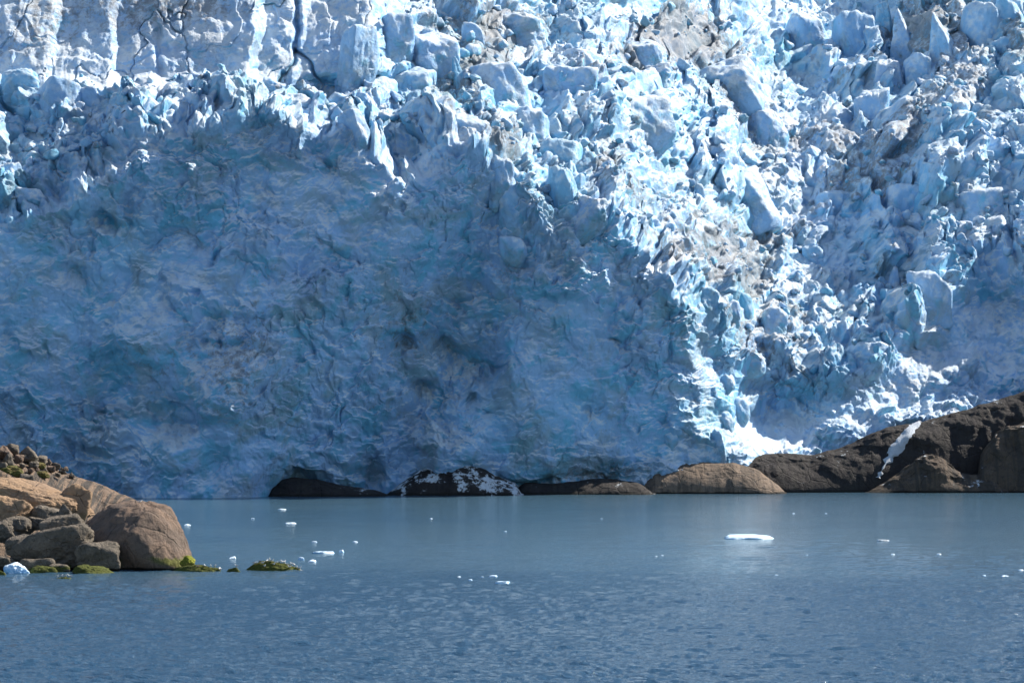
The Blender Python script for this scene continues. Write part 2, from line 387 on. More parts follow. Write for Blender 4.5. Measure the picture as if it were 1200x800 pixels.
for cx, cy, sx, sy, m, ro in [(655, 220, 26, 50, .6, 0), (640, 190, 40, 20, .5, 0), (870, 350, 16, 16, .8, 0), (815, 365, 26, 18, .5, 0), (845, 470, 18, 70, .45, 0), (120, 262, 50, 14, .6, 10), (530, 120, 16, 12, .5, 0),
                              (910, 70, 24, 30, .5, 0), (1110, 30, 40, 30, .4, 0), (1100, 80, 16, 20, .5, 0), (600, 62, 20, 8, .6, 0), (545, 55, 30, 20, .4, 0), (600, 490, 60, 30, .4, 0), (500, 170, 26, 10, .4, 0),
                              (20, 108, 26, 20, .4, 0), (20, 290, 30, 100, .35, 0), (1180, 120, 30, 60, .35, 0), (130, 300, 60, 60, .3, 0), (820, 500, 60, 50, .35, 0)]:
    blue += m*gauss(PX, PY, cx, cy, sx, sy, ro)*(.7+.6*fbm2(U/6, V/6, 250, 3))
dirt_shade += .16*np.clip(hollow, 0, 1)*soft       # hollows greyed in the colour so they read as deeper shade
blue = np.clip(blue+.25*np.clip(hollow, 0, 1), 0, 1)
glacier = tag(empty('glacier', (0, 760, 0)), 'broken blue and white glacier tumbling down to the water behind the rocks', 'glacier')
P[..., 1] -= 760
mesh_np('ice_field', P.reshape(-1, 3), gridquads(*PX.shape), M_ice, glacier, attrs={'dirt_shade': dirt_shade, 'blue': blue})
def surfD(px, py):
    j = int(np.argmin(np.abs(pxs-px))); i = int(np.argmin(np.abs(pys-py)))
    return float(baseD[i, j])

# ================================================================== water
def water_material():
    m, nt, b = mat_new('fjord_water'); g = G(nt)
    geo = g.n('ShaderNodeNewGeometry').outputs['Position']
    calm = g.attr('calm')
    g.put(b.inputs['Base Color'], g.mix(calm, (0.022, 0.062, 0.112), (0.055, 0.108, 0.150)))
    b.inputs['IOR'].default_value = 1.33
    b.inputs['Roughness'].default_value = .10
    w3 = g.noise(g.mapping(geo, (1.6, 2.6, 1)), 1, 4, .65)
    g.put(b.inputs['Normal'], g.bump(g.math('MULTIPLY', w3, g.ramp(calm, 0, 1, .26, .13)), 1.0, 1.0))
    return m
rows = np.concatenate([[-600, -100], shoreD(np.linspace(1100, 830, 50)), shoreD(np.arange(829.5, 574, -.55)), [850, 1000, 1300, 2000, 3500, 6000]])
us = np.concatenate([np.linspace(-3, -.42, 16), np.linspace(-.4, -.192, 40), np.arange(-.19, .19, .00034), np.linspace(.192, .4, 40), np.linspace(.42, 3, 16)])
UU, WY = np.meshgrid(us, rows); WX = UU*np.maximum(WY, 60)
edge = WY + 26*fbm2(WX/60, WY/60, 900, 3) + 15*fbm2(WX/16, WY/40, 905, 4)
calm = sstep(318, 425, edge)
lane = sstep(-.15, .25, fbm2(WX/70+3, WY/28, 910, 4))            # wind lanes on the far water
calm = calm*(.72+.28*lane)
gust = .75+.5*sstep(-.4, .5, fbm2(WX/55, WY/45, 920, 3))
rw = np.random.default_rng(12); SP = .55*WY*WY/(CAM*F); WZ = .05*fbm2(WX/7, WY/4-.05*WX, 950, 3)
wpx = 1.2*fbm2(WX/9, WY/9, 960, 2); wpy = 1.2*fbm2(WX/9+7, WY/9, 970, 2)
for q in range(46):
    lam = .95*(5.5/.95)**rw.random(); th = rw.normal(.1, .48); ph = rw.random()*6.28
    a = .0125*lam**.75*(.6+.8*rw.random())
    cr = np.sin((np.sin(th)*(WX+wpx)+np.cos(th)*(WY+wpy))*6.283/lam+ph)
    WZ = WZ + a*(.70-np.abs(cr)*1.1+.4*cr)*sstep(1.6, 3.2, lam*abs(math.cos(th))/SP)
WZ = WZ*(.75+.35*gust)*(1-.62*calm)
WZ = WZ*((WY > 150) & (WY < 800) & (np.abs(UU) < .4))
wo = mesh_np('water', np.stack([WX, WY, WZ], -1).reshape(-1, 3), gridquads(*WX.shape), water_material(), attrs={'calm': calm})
tag(wo, kind='structure')
# ================================================================== loose shapes: blocks, boulders, floes
_ico = {}
def ico(sub):
    if sub not in _ico:
        b = bmesh.new(); bmesh.ops.create_icosphere(b, subdivisions=sub, radius=1)
        v = np.array([x.co[:] for x in b.verts]); f = np.array([[q.index for q in t.verts] for t in b.faces]); b.free()
        v /= np.linalg.norm(v, axis=1)[:, None]; _ico[sub] = (v, f)
    return _ico[sub]
def chunk(sub, size, seed, style='block', p=18, amp=.10, fine=.03, lump=0.0, taper=0.0, lean=(0, 0), n=9):
    """a faceted solid: a soft intersection of random planes, then worn by noise; size = full extents"""
    rg = np.random.default_rng(seed); d, f = ico(sub)
    ax = rg.normal(size=(n, 3)); ax /= np.linalg.norm(ax, axis=1)[:, None]; dist = rg.uniform(.72, 1.0, n)
    core = []
    if style == 'block': core = [((1, 0, 0), .80), ((-1, 0, 0), .80), ((0, -1, .1), .75), ((0, 1, 0), .8), ((0, 0, 1), .82), ((0, 0, -1), .9)]
    elif style == 'slab': core = [((0, 0, 1), .55), ((0, 0, -1), .7), ((1, 0, .4), .9), ((-1, 0, .3), .9), ((0, -1, .4), .85)]
    elif style == 'peak': core = [((.9, 0, .5), .55), ((-.9, 0, .5), .6), ((0, -.9, .5), .55), ((0, .9, .5), .6), ((0, 0, -1), .9)]
    elif style == 'dome': core = [((0, 0, -1), .6), ((-.4, -.5, .6), .84), ((.7, -.3, .45), .90), ((0, 0, 1), .8)]
    elif style == 'round': core = [((1, 0, 0), .9), ((-1, 0, 0), .9), ((0, 0, 1), .9), ((0, -1, 0), .9)]
    for a, q in core:
        a = np.array(a)+rg.normal(size=3)*.13; a /= np.linalg.norm(a); ax = np.vstack([ax, a]); dist = np.append(dist, q*rg.uniform(.92, 1.08))
    t = np.clip(d@ax.T, 0, None)/dist
    r = (np.sum(t**p, 1)+.55**p)**(-1/p)
    v = d*r[:, None]
    o = rg.uniform(0, 50, 3); q = v*1.6+o
    nn = fbm3(q[:, 0], q[:, 1], q[:, 2], seed % 97, 3)
    v = v + d*(amp*nn)[:, None]
    q = v*4.3+o; rr = fbm3(q[:, 0], q[:, 1], q[:, 2], seed % 89+9, 4, .55, True)
    v = v + d*(fine*rr)[:, None]
    if lump:
        f1, f2, *_ = worley(np.arctan2(d[:, 0], d[:, 1])*2.6+o[0]+nn*.3, d[:, 2]*3.4+o[1], seed)
        v = v + d*(lump*(.6-f1*f1))[:, None]
    v = v/np.abs(v).max(0)
    v = v*np.array(size)/2
    zt = v[:, 2]/(size[2]/2)
    if taper: v[:, :2] *= (1-taper*np.clip(zt, -1, 1)*.5)[:, None]
    v[:, 0] += lean[0]*v[:, 2]; v[:, 1] += lean[1]*v[:, 2]
    return v, f
def rotz(v, a, tx=0.0):
    c, s = math.cos(R(a)), math.sin(R(a)); v = v@np.array([[c, s, 0], [-s, c, 0], [0, 0, 1]])
    if tx:
        c, s = math.cos(R(tx)), math.sin(R(tx)); v = v@np.array([[c, 0, s], [0, 1, 0], [-s, 0, c]])
    return v

# ---- towers and blocks that stand in the ice field, frozen into it: parts of the glacier
# column, row, width, height (pixels), style, dirt, blue, tilt
SER = [
 (22,104,46,50,'round',.1,.55,0),(68,112,54,46,'block',.2,.15,0),(15,68,14,18,'peak',.1,0,0),(108,116,26,30,'block',.15,.1,10),(162,136,32,27,'round',.05,.1,0),(224,126,46,34,'block',.1,.1,-6),
 (257,114,38,46,'block',.05,.1,8),(324,104,34,28,'round',.1,.3,0),(341,127,60,38,'round',.42,.1,0),(385,132,34,24,'round',.1,.1,0),(192,138,28,22,'round',.05,.0,0),(135,130,30,24,'round',.05,.1,0),
 (10,206,36,32,'round',.05,.1,0),(38,234,46,28,'round',.3,.1,0),(132,160,42,42,'round',.05,.3,0),(420,54,48,50,'block',.05,.15,0),(461,38,46,46,'block',.05,.1,0),(408,88,40,34,'block',.05,.1,0),
 (508,58,62,44,'block',.2,.0,-6),(537,84,24,38,'peak',.0,.8,10),(484,96,58,38,'block',.1,.4,0),(430,112,70,48,'block',.05,.4,4),(609,38,76,50,'round',.62,.1,0),(555,38,28,24,'round',.4,.1,0),
 (590,104,72,64,'block',.3,.1,4),(683,72,54,30,'block',.35,.1,0),(667,104,72,54,'block',.3,.1,-8),(555,152,52,44,'block',.1,.2,0),(617,150,56,54,'block',.12,.25,0),(616,130,46,16,'slab',.15,0,4),
 (514,138,46,54,'block',.15,.1,0),(567,170,52,26,'slab',.55,.0,-6),(586,198,38,46,'round',.5,.1,0),(418,154,40,54,'block',.25,.1,0),(460,152,40,40,'round',.1,.2,0),(706,202,38,46,'round',.75,.0,0),
 (696,252,56,48,'round',.5,.0,0),(653,186,60,50,'block',.1,.7,0),(661,226,32,66,'block',.0,.65,0),(604,238,50,52,'round',.15,.3,0),(697,174,20,24,'peak',.1,.1,0),(742,138,96,60,'block',.35,.1,6),
 (602,288,34,24,'round',.0,.1,0),(945,40,56,60,'block',.3,.2,0),(1003,44,52,62,'block',.3,.25,0),(1036,22,30,44,'peak',.1,.8,0),(1063,46,46,74,'peak',.5,.1,4),(1107,52,58,78,'peak',.3,.4,0),
 (1148,38,40,78,'block',.05,.3,0),(1184,28,42,66,'block',.05,.6,0),(1043,102,54,68,'peak',.0,.1,6),(1022,132,44,60,'block',.05,.15,0),(975,124,40,34,'peak',.05,.2,0),(1077,82,42,44,'block',.1,.2,0),
 (1134,70,22,26,'peak',.1,.3,0),(1176,62,46,38,'round',.0,.5,0),(1124,114,32,30,'block',.1,.1,0),(1097,110,26,38,'round',.1,.6,0),(1118,144,40,54,'peak',.05,.1,0),(865,216,96,52,'block',.15,.1,22),
 (938,202,38,50,'round',.45,.1,0),(1087,204,32,38,'round',.25,.1,0),(1036,200,52,34,'round',.05,.2,0),(1060,240,60,50,'block',.05,.2,-5),(1142,242,70,44,'block',.1,.1,8),(1166,208,36,30,'round',.1,.1,0),
 (854,88,84,50,'block',.45,.2,25),(900,164,60,78,'round',.45,.1,0),(830,168,24,28,'peak',.0,.1,0),(955,298,30,22,'round',.0,.5,0),(872,356,24,28,'block',.0,.9,0),(820,354,46,36,'round',.2,.5,0),
 (908,380,44,42,'round',.5,.0,0),(1048,326,22,30,'peak',.0,.1,0),(1090,338,48,44,'block',.05,.1,0),(1120,300,48,46,'peak',.2,.2,0),(854,362,30,24,'round',.4,.0,0),(878,417,46,22,'slab',.2,.1,-4),
 (851,450,24,24,'round',.0,.4,0),(864,475,34,24,'round',.0,.4,0),(851,495,22,28,'round',.0,.4,0),(841,519,17,34,'round',.0,.3,0),(1016,417,50,36,'round',.1,.2,0),(785,514,20,24,'round',.0,.4,0),
 (770,90,40,34,'round',.5,0,0),(980,240,44,36,'block',.1,.3,0),(1180,150,44,40,'block',.1,.3,0),(960,165,36,34,'block',.1,.4,0),(760,60,50,34,'block',.4,.1,12),(1020,290,34,26,'round',.1,.2,0),
]
rnd = random.Random(5)
for k, (px, py, w_, h_, st, dt, bl, tl) in enumerate(SER):
    Dm = surfD(px, py+h_*.35); s = Dm/F
    sz = (w_*s, max(w_, h_*.8)*s*.95, h_*s*1.75)
    v, f = chunk(5 if w_*h_ > 900 else 4, sz, 400+k, st, p=26 if st != 'round' else 9, amp=.07 if st != 'round' else .16, fine=.035, lump=.10 if st == 'round' else .035, lean=(rnd.uniform(-.1, .1), 0))
    v = rotz(v, rnd.uniform(-28, 28), tl)
    top = v[:, 2].max(); X, Y, Z = at(px, py-h_/2, Dm-.12*w_*s)
    dn = max(dt*.42-.06, -.1)
    mesh_np('serac', v, f, M_serac, glacier, loc=(X, Y+.10*w_*s-760, Z-top), attrs={'dirt_shade': np.full(len(v), dn)+.22*(v[:, 2] > top*.55)*dt, 'blue': np.full(len(v), bl*.75)})
# ---- shattered blocks lying over the ice field: past counting
vs_, fs_, dd, bb_ = [], [], [], []; off = 0
while len(vs_) < 2600:
    px = rnd.uniform(-60, 1260); py = rnd.uniform(-60, 470)
    r0 = np.interp(px, [q[0] for q in RIM], [q[1] for q in RIM])
    if py > r0+6: continue
    if px < 440 and py < 96: continue
    s = 0.55+3.0*rnd.random()**4.5
    Dm = surfD(px, py); v, f = chunk(3 if s > 1.6 else 2, (s*rnd.uniform(.7, 1.5), s, s*rnd.uniform(.6, 1.3)), rnd.randrange(9999), rnd.choice(['block', 'peak', 'block', 'round']), p=30, amp=.1, fine=.05)
    j = int(np.argmin(np.abs(pxs-px))); i = int(np.argmin(np.abs(pys-py))); c = P[i, j]
    v = rotz(v, rnd.uniform(0, 360), rnd.uniform(-40, 40)) + np.array([c[0], c[1]-.2*s, c[2]+.15*s])
    vs_.append(v); fs_.append(f+off); off += len(v); dd.append(np.full(len(v), rnd.choice([0, 0, .2, .5])-.1)); bb_.append(np.full(len(v), rnd.choice([0, .1, .2, .7])))
tag(mesh_np('loose_ice', np.vstack(vs_), np.vstack(fs_), M_serac, glacier, attrs={'dirt_shade': np.concatenate(dd), 'blue': np.concatenate(bb_)}), kind='stuff')

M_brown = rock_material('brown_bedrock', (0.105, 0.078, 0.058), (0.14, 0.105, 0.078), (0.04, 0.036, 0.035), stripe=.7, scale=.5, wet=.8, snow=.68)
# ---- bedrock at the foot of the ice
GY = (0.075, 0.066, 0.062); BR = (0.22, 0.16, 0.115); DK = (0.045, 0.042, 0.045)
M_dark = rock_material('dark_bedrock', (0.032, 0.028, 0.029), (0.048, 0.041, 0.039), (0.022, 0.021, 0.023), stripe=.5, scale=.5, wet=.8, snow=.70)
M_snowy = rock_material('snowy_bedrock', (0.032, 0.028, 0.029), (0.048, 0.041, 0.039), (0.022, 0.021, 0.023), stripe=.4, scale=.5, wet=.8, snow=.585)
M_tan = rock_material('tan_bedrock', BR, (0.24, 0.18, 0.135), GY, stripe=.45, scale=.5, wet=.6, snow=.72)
def ridge_rock(name, top, base, depth, mat, seed, label, cat, rough=1.0, step=1.6, lean=0.0, belly=.55, Dfix=None, back=1.0):
    """bedrock swelling out of the water: a crest line in (column,row), a waterline row, and how far back the crest lies"""
    xs = np.arange(top[0][0], top[-1][0]+step, step); ts = np.linspace(0, 1+back, 110)
    XS, T = np.meshgrid(xs, ts)
    b0 = np.interp(XS, [q[0] for q in base], [q[1] for q in base]) if isinstance(base, list) else np.full(XS.shape, float(base))
    Df = shoreD(b0); ty = np.interp(XS, [q[0] for q in top], [q[1] for q in top]) + fbm2(XS/14, XS*0+seed, seed, 3)*1.2*rough
    endw = np.minimum(XS-xs[0], xs[-1]-XS)*Df/F
    Dt = Df + depth; Ht = CAM+(HZ-ty)/F*Dt
    Ht = np.clip(Ht, .2, None)
    tt = np.where(T < 1, T, 1-(T-1)*.9)
    prof = np.sin(np.clip(tt, 0, 1)*math.pi/2)**belly
    yy = Df + depth*T; zz = Ht*prof - .8*(1-prof)
    xx = (XS-600)/F*yy
    n = fbm3(xx/7, yy/7, zz/7, seed, 4, .55); n2 = fbm3(xx/2.2, yy/2.2, zz/2.2, seed+7, 4, .6, True)
    f1, f2, ca, cb, ox, oy = worley(xx/9+n*.35, (zz*1.2+yy*.4)/6+n*.3, seed)
    st = h2(ca, cb, seed+3)
    k = np.clip(tt*3, .15, 1)*rough
    yy = yy - (n*1.5 + n2*.14 + (st-.5)*1.1*sstep(0, .12, f2-f1))*k; zz = zz + (n*.6+n2*.10+(st-.5)*.4)*k*np.clip(Ht/6, .1, 1)
    co = np.stack([xx, yy, zz], -1); c = co.reshape(-1, 3).mean(0); c[2] = 0
    o = mesh_np(name, co.reshape(-1, 3)-c, gridquads(*XS.shape)[:, ::-1], mat, loc=tuple(c))
    return tag(o, label, cat)
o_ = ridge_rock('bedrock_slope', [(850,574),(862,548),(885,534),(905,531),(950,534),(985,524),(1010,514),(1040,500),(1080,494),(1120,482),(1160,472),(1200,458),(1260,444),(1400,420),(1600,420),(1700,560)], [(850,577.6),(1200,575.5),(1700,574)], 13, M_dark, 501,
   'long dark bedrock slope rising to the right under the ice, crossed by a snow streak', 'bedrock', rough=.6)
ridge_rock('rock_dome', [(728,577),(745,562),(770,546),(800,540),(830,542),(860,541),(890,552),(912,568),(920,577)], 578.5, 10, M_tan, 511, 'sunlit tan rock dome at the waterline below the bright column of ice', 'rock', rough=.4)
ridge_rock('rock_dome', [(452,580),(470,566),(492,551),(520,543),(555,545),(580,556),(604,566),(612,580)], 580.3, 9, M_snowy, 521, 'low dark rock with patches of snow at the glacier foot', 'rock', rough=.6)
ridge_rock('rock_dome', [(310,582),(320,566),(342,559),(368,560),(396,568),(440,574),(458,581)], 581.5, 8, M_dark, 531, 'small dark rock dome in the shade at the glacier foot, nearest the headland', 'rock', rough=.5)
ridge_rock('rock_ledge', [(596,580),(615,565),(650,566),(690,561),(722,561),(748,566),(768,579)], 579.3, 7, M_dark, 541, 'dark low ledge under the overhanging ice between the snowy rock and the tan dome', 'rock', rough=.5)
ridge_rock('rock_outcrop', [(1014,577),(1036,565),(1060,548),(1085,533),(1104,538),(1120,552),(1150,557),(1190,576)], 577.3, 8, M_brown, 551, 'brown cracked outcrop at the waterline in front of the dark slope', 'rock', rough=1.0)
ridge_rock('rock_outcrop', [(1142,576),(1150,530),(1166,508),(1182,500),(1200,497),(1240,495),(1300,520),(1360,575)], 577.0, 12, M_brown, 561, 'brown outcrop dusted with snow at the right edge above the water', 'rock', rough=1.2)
# snow lying in the gully of the slope
M_snow = simple('shade_toned_snow', (.52, .57, .63), .8, .6)  # dim grey-blue base colour stands in for shade on the snow
def on_surface(o):
    from mathutils.bvhtree import BVHTree
    dg = None; me = o.data
    bv = BVHTree.FromPolygons([o.location+v.co for v in me.vertices], [tuple(p.vertices) for p in me.polygons]); return bv
bv = on_surface(o_)
def drape(bvh, px, py):
    d = Vector(((px-600)/F, 1, (HZ-py)/F)).normalized(); h, n, i, t = bvh.ray_cast(Vector((0, 0, CAM)), d)
    return h, n
def snow_strip(pts, label):
    """a tongue of snow draped on the slope, thick in the middle"""
    rows = []; n = 46; m = 11
    for a in range(n):
        t = a/(n-1); px = np.interp(t, np.linspace(0, 1, len(pts)), [q[0] for q in pts]); py = np.interp(t, np.linspace(0, 1, len(pts)), [q[1] for q in pts]); wd = np.interp(t, np.linspace(0, 1, len(pts)), [q[2] for q in pts])
        wd *= .8+.7*float(fbm2(np.array([t*9.0]), np.array([1.5]), 77, 3)[0])
        for b in range(m):
            u = b/(m-1)*2-1
            h, nr = drape(bv, px+u*wd/2, py+.15*u*wd)
            if h is None: h = Vector(at(px, py, 790)); nr = Vector((0, -1, 0))
            rows.append(h + Vector((0, -1, .35))*(.75*(1-u*u)-.25))
    return rows, n, m
rws, n_, m_ = snow_strip([(1086, 485, 10), (1072, 497, 12), (1058, 515, 17), (1046, 532, 17), (1036, 546, 15), (1029, 560, 22)], '')
rws = np.array([r[:] for r in rws]); c = rws.mean(0)
tag(mesh_np('snow_streak', rws-c, gridquads(n_, m_), M_snow, loc=tuple(c)), 'slanting streak of grey-blue snow lying in a gully of the dark bedrock', 'snow')

# ---- the near shore on the left
M_stripe = rock_material('striped_rock', (0.25, 0.17, 0.115), (0.18, 0.13, 0.095), (0.09, 0.075, 0.062), stripe=.9, scale=1.1)
M_slab = rock_material('tan_rock', (0.40, 0.26, 0.155), (0.34, 0.23, 0.15), (0.25, 0.18, 0.125), scale=.8, moss=.5)
M_bould = rock_material('brown_rock', (0.235, 0.16, 0.115), (0.16, 0.12, 0.095), (0.085, 0.066, 0.056), scale=.8, moss=1.8, moss_col=(.10, .10, .025), wet=.35)
M_grey = rock_material('grey_rock', (0.20, 0.165, 0.13), (0.13, 0.112, 0.09), (0.075, 0.066, 0.055), scale=1.2, moss=.9, moss_col=(.07, .075, .015), wet=.35)
M_green = rock_material('weedy_rock', (0.12, 0.10, 0.065), (0.09, 0.078, 0.045), (0.04, 0.035, 0.022), scale=1.6, moss=1.5, moss_col=(.06, .068, .012), wet=.25)
M_yel = rock_material('lichen_rock', (0.30, 0.27, 0.07), (0.24, 0.22, 0.05), (0.15, 0.13, 0.05), scale=1.6, moss=3.5, moss_col=(.17, .18, .02))
M_moss, nt_, b_ = mat_new('moss'); g_ = G(nt_); pp = g_.coord()
g_.put(b_.inputs['Base Color'], g_.mix(g_.ramp(g_.noise(pp, 1.2, 6, .7), .4, .62), (.075, .085, .012), (.16, .12, .035))); b_.inputs['Roughness'].default_value = .9
g_.put(b_.inputs['Normal'], g_.bump(g_.noise(pp, 4, 6, .75), .3))
head = ridge_rock('rocky_headland', [(-420,430),(-200,492),(-60,516),(0,526),(22,533),(45,541),(62,549),(80,557),(100,563),(120,570),(140,578),(165,588),(190,600),(206,618),(214,662)], [(-420,662),(0,657),(120,653),(214,657)], 26, M_stripe, 601,
   'sloping bedrock headland with dark vertical stripes behind the boulders', 'headland', rough=.55, step=1.0, belly=.8)
def boulder(px, py, w_, h_, seed, mat, label, name='boulder', style='round', D=None, tilt=0, rot=None, p=9, amp=.12, sink=.12, sub=5, dy=.9, lump=.05, fine=.045, top=None):
    """w_, h_: what shows in the picture, in pixels; py = its middle row; D = distance"""
    s = D/F; v, f = chunk(sub, (w_*s, w_*s*dy, h_*s*(1+sink)), seed, style, p=p, amp=amp, fine=fine, lump=lump)
    v = rotz(v, seed % 40-20 if rot is None else rot, tilt)
    v[:, 0] *= w_*s/np.ptp(v[:, 0])
    X, Y, Z = at(px, py-h_/2, D)
    return tag(mesh_np(name, v, f, mat, loc=(X, Y, Z-v[:, 2].max())), label, 'boulder' if name == 'boulder' else name.replace('_', ' '))
big_b = boulder(167, 628, 150, 82, 611, M_bould, 'largest brown boulder at the tip of the headland, rounded and cracked', D=385, p=9, amp=.07, lump=.025, fine=.018, sub=6, rot=0, sink=.35, style='dome')
boulder(221, 658, 19, 15, 612, M_yel, 'yellow lichened stone against the right foot of the largest boulder', D=378, p=6, style='dome', amp=.22, tilt=35, lump=.10)
boulder(42, 583, 124, 48, 613, M_slab, 'smooth orange tan slab lying under the green moss', name='rock_slab', D=398, style='slab', tilt=-10, p=14, amp=.08, lump=.02, sub=6)
boulder(88, 588, 44, 44, 614, M_slab, 'small orange slab leaning against the striped bedrock', name='rock_slab', D=399, style='slab', tilt=-28, p=14, amp=.08, lump=.02)
boulder(8, 598, 60, 38, 615, M_slab, 'yellowish tan rock at the left edge under the orange slab', name='rock_slab', D=390, p=12, style='block')
boulder(20, 617, 44, 26, 616, M_grey, 'grey angular boulder below the yellowish rock', D=387, style='block', p=16)
boulder(44, 613, 28, 16, 617, M_grey, 'pale wedge shaped stone between the two grey boulders', D=388, style='block', p=16, sub=4)
boulder(56, 601, 40, 20, 618, M_grey, 'slanting grey slab below the orange slab', name='rock_slab', D=390, style='slab', tilt=-18, p=16, sub=4)
boulder(76, 600, 22, 20, 619, M_grey, 'small pointed grey stone on top of the split block', D=389, style='peak', p=20, sub=4)
boulder(78, 618, 54, 34, 620, M_grey, 'square grey block with a pale flat top', D=386, style='block', p=24, amp=.06, lump=.02, sub=5, tilt=10)
boulder(66, 640, 100, 56, 621, M_grey, 'broad dark boulder in the middle of the pile, sloping to the water', D=381, style='block', p=12, amp=.08, sub=6, tilt=18)
boulder(112, 655, 56, 44, 622, M_grey, 'olive boulder at the waterline left of the largest boulder', D=377, style='round', p=12, tilt=14)
boulder(6, 622, 44, 28, 623, M_grey, 'half hidden brown boulder at the left edge of the pile', D=386, p=12)
boulder(26, 640, 44, 30, 624, M_grey, 'rounded tan boulder in front of the left edge', D=379, p=10, rot=0)
boulder(44, 664, 46, 22, 625, M_grey, 'flat pale stone behind the mossy stones', D=376, p=12, style='slab', sub=4)
boulder(2, 662, 34, 22, 626, M_grey, 'brown stone above the stranded ice at the left edge', D=376, p=12, sub=4)
boulder(51, 670, 34, 16, 627, M_green, 'green mossy stone right of the stranded ice', name='mossy_stone', D=372, p=5, style='dome', amp=.13, lump=.09, sub=4)
boulder(103, 670, 64, 18, 628, M_green, 'long green weedy stone below the olive boulder', name='mossy_stone', D=371, p=5, style='dome', amp=.13, lump=.09, sub=5, sink=.3)
boulder(3, 678, 22, 20, 629, M_green, 'green stone cut by the left edge of the picture', name='mossy_stone', D=367, p=5, style='dome', amp=.13, lump=.09, sub=4)
boulder(68, 666, 26, 12, 630, M_grey, 'small pale stone between the green stones', D=374, p=10, sub=4)
perch_a = boulder(325, 665, 76, 17, 631, M_green, 'olive green skerry covered with resting gulls', name='skerry', D=378, p=5, amp=.05, lump=.02, sink=1.2, sub=5, style='dome', rot=0, dy=.4)
perch_b = boulder(235, 667.5, 64, 13, 632, M_green, 'flat brown skerry between the largest boulder and the green skerry', name='skerry', D=376, p=9, amp=.08, sink=1.2, sub=5, style='dome', rot=0, dy=.4)
perch_c = boulder(274, 669, 17, 9, 633, M_green, 'smallest dark skerry between its two larger neighbours', name='skerry', D=376, p=7, sink=.5, sub=4, rot=0, dy=.5)
perch_d = boulder(77, 679.5, 36, 8, 634, M_green, 'low flat skerry with a few gulls nearest the camera', name='skerry', D=360, p=8, sink=1.2, sub=4, style='dome', rot=0, dy=.5)
# stones on the crest of the headland
bvh = on_surface(head)
STN = [(4,529,22,16),(14,526,20,14),(33,532,30,20),(22,537,14,10),(10,536,20,16),(48,538,16,10),(57,541,14,9),(66,546,12,9),(50,546,10,8),(60,549,13,8),(73,551,12,8),(40,544,14,8),(77,549,9,6),(31,563,22,18),(54,552,8,6),(36,551,9,6),
       (84,556,9,6),(26,545,9,6),(44,549,7,5),(68,556,8,5),(-12,530,30,22),(-30,524,26,18),(-50,520,30,20),(4,545,12,8)]
lab = {0: 'tilted brown stone at the very top of the headland crest', 1: 'pale stone on the crest beside the topmost brown stone', 2: 'largest grey angular stone on the headland crest, above the moss', 13: 'rounded grey stone below the moss on the headland'}
for k, (px, py, w_, h_) in enumerate(STN):
    h, nr = drape(bvh, max(px, -400), py+h_*.5)
    Dm = h.y-.3 if h is not None else 425.0
    st = boulder(px, py, w_*.85, h_*.95, 700+k, M_grey if k % 3 else M_bould, lab.get(k, 'one of the small angular stones strewn along the headland crest'), name='crest_stone', style='block' if k % 2 else 'peak', D=Dm, p=18, sub=4, sink=.2)
    st['group'] = 'stones along the headland crest'; st['category'] = 'stone'
for k, (px, py, w_, h_) in enumerate([(10, 552, 42, 17), (40, 546, 30, 9), (48, 556, 24, 9)]):
    h, nr = drape(bvh, px, py); Dm = h.y if h is not None else 420
    s = Dm/F; v, f = chunk(5, (w_*s, w_*s*.9, h_*s*1.1), 740+k, 'slab', p=6, amp=.2, fine=.08, lump=.12); X, Y, Z = at(px, py, Dm)
    mesh_np('moss', v, f, M_moss, head, loc=tuple(Vector((X, Y-.2, Z))-head.location))

# ---- gulls
M_white = simple('white_feathers', (.80, .80, .78), .8); M_gwing = simple('grey_feathers', (.30, .32, .35), .8); M_beak = simple('yellow_bill', (.5, .33, .05), .6); M_juv = simple('brown_feathers', (.12, .10, .085), .8)
def loft(rings, seg=12):
    """rings: (x, z, ry, rz) along a bent body"""
    v, f = [], []
    for x, z, ry, rz in rings:
        for k in range(seg):
            a = 2*math.pi*k/seg; v.append((x, math.cos(a)*ry, z+math.sin(a)*rz))
    for r in range(len(rings)-1):
        for k in range(seg):
            a = r*seg+k; b = r*seg+(k+1) % seg; f.append((a, b, b+seg, a+seg))
    return np.array(v), np.array(f)
def gull(body_mat, wing_mat):
    t = empty('gull', (0, 0, 0))
    v, f = loft([(-.30,.235,.004,.004),(-.26,.235,.03,.012),(-.18,.235,.05,.04),(-.08,.23,.082,.078),(.03,.235,.088,.09),(.11,.26,.07,.078),(.155,.315,.045,.05),(.175,.365,.038,.04),(.195,.395,.044,.044),(.225,.395,.036,.034),(.25,.388,.014,.014),(.258,.386,.003,.003)])
    mesh_np('body', v, f, body_mat, t)
    for s in (-1, 1):
        v, f = loft([(-.36,.235,.004,.004),(-.27,.245,.010,.022),(-.14,.255,.017,.052),(0,.262,.02,.066),(.08,.262,.014,.05),(.12,.262,.003,.01)]); v[:, 1] = v[:, 1]+s*(.083-.20*np.clip(-v[:, 0]-.05, 0, 1))
        mesh_np('wing', v, f, wing_mat, t)
        v, f = loft([(0,0,.008,.03),(.006,0,.008,.03)]); v, f = ico(2); v = v*np.array([.009, .009, .085])+np.array([.02, s*.03, .08]); mesh_np('leg', v, f, M_beak, t)
        v, f = ico(2); v = v*np.array([.035, .02, .006])+np.array([.035, s*.03, .006]); mesh_np('foot', v, f, M_beak, t)
    v, f = loft([(.245,.39,.010,.012),(.28,.385,.008,.010),(.302,.376,.002,.003)]); mesh_np('bill', v, f, M_beak, t)
    return t
def copy_tree(o, parent=None):
    c = o.copy(); C.objects.link(c); c.parent = parent
    for ch in o.children: copy_tree(ch, c)
    return c
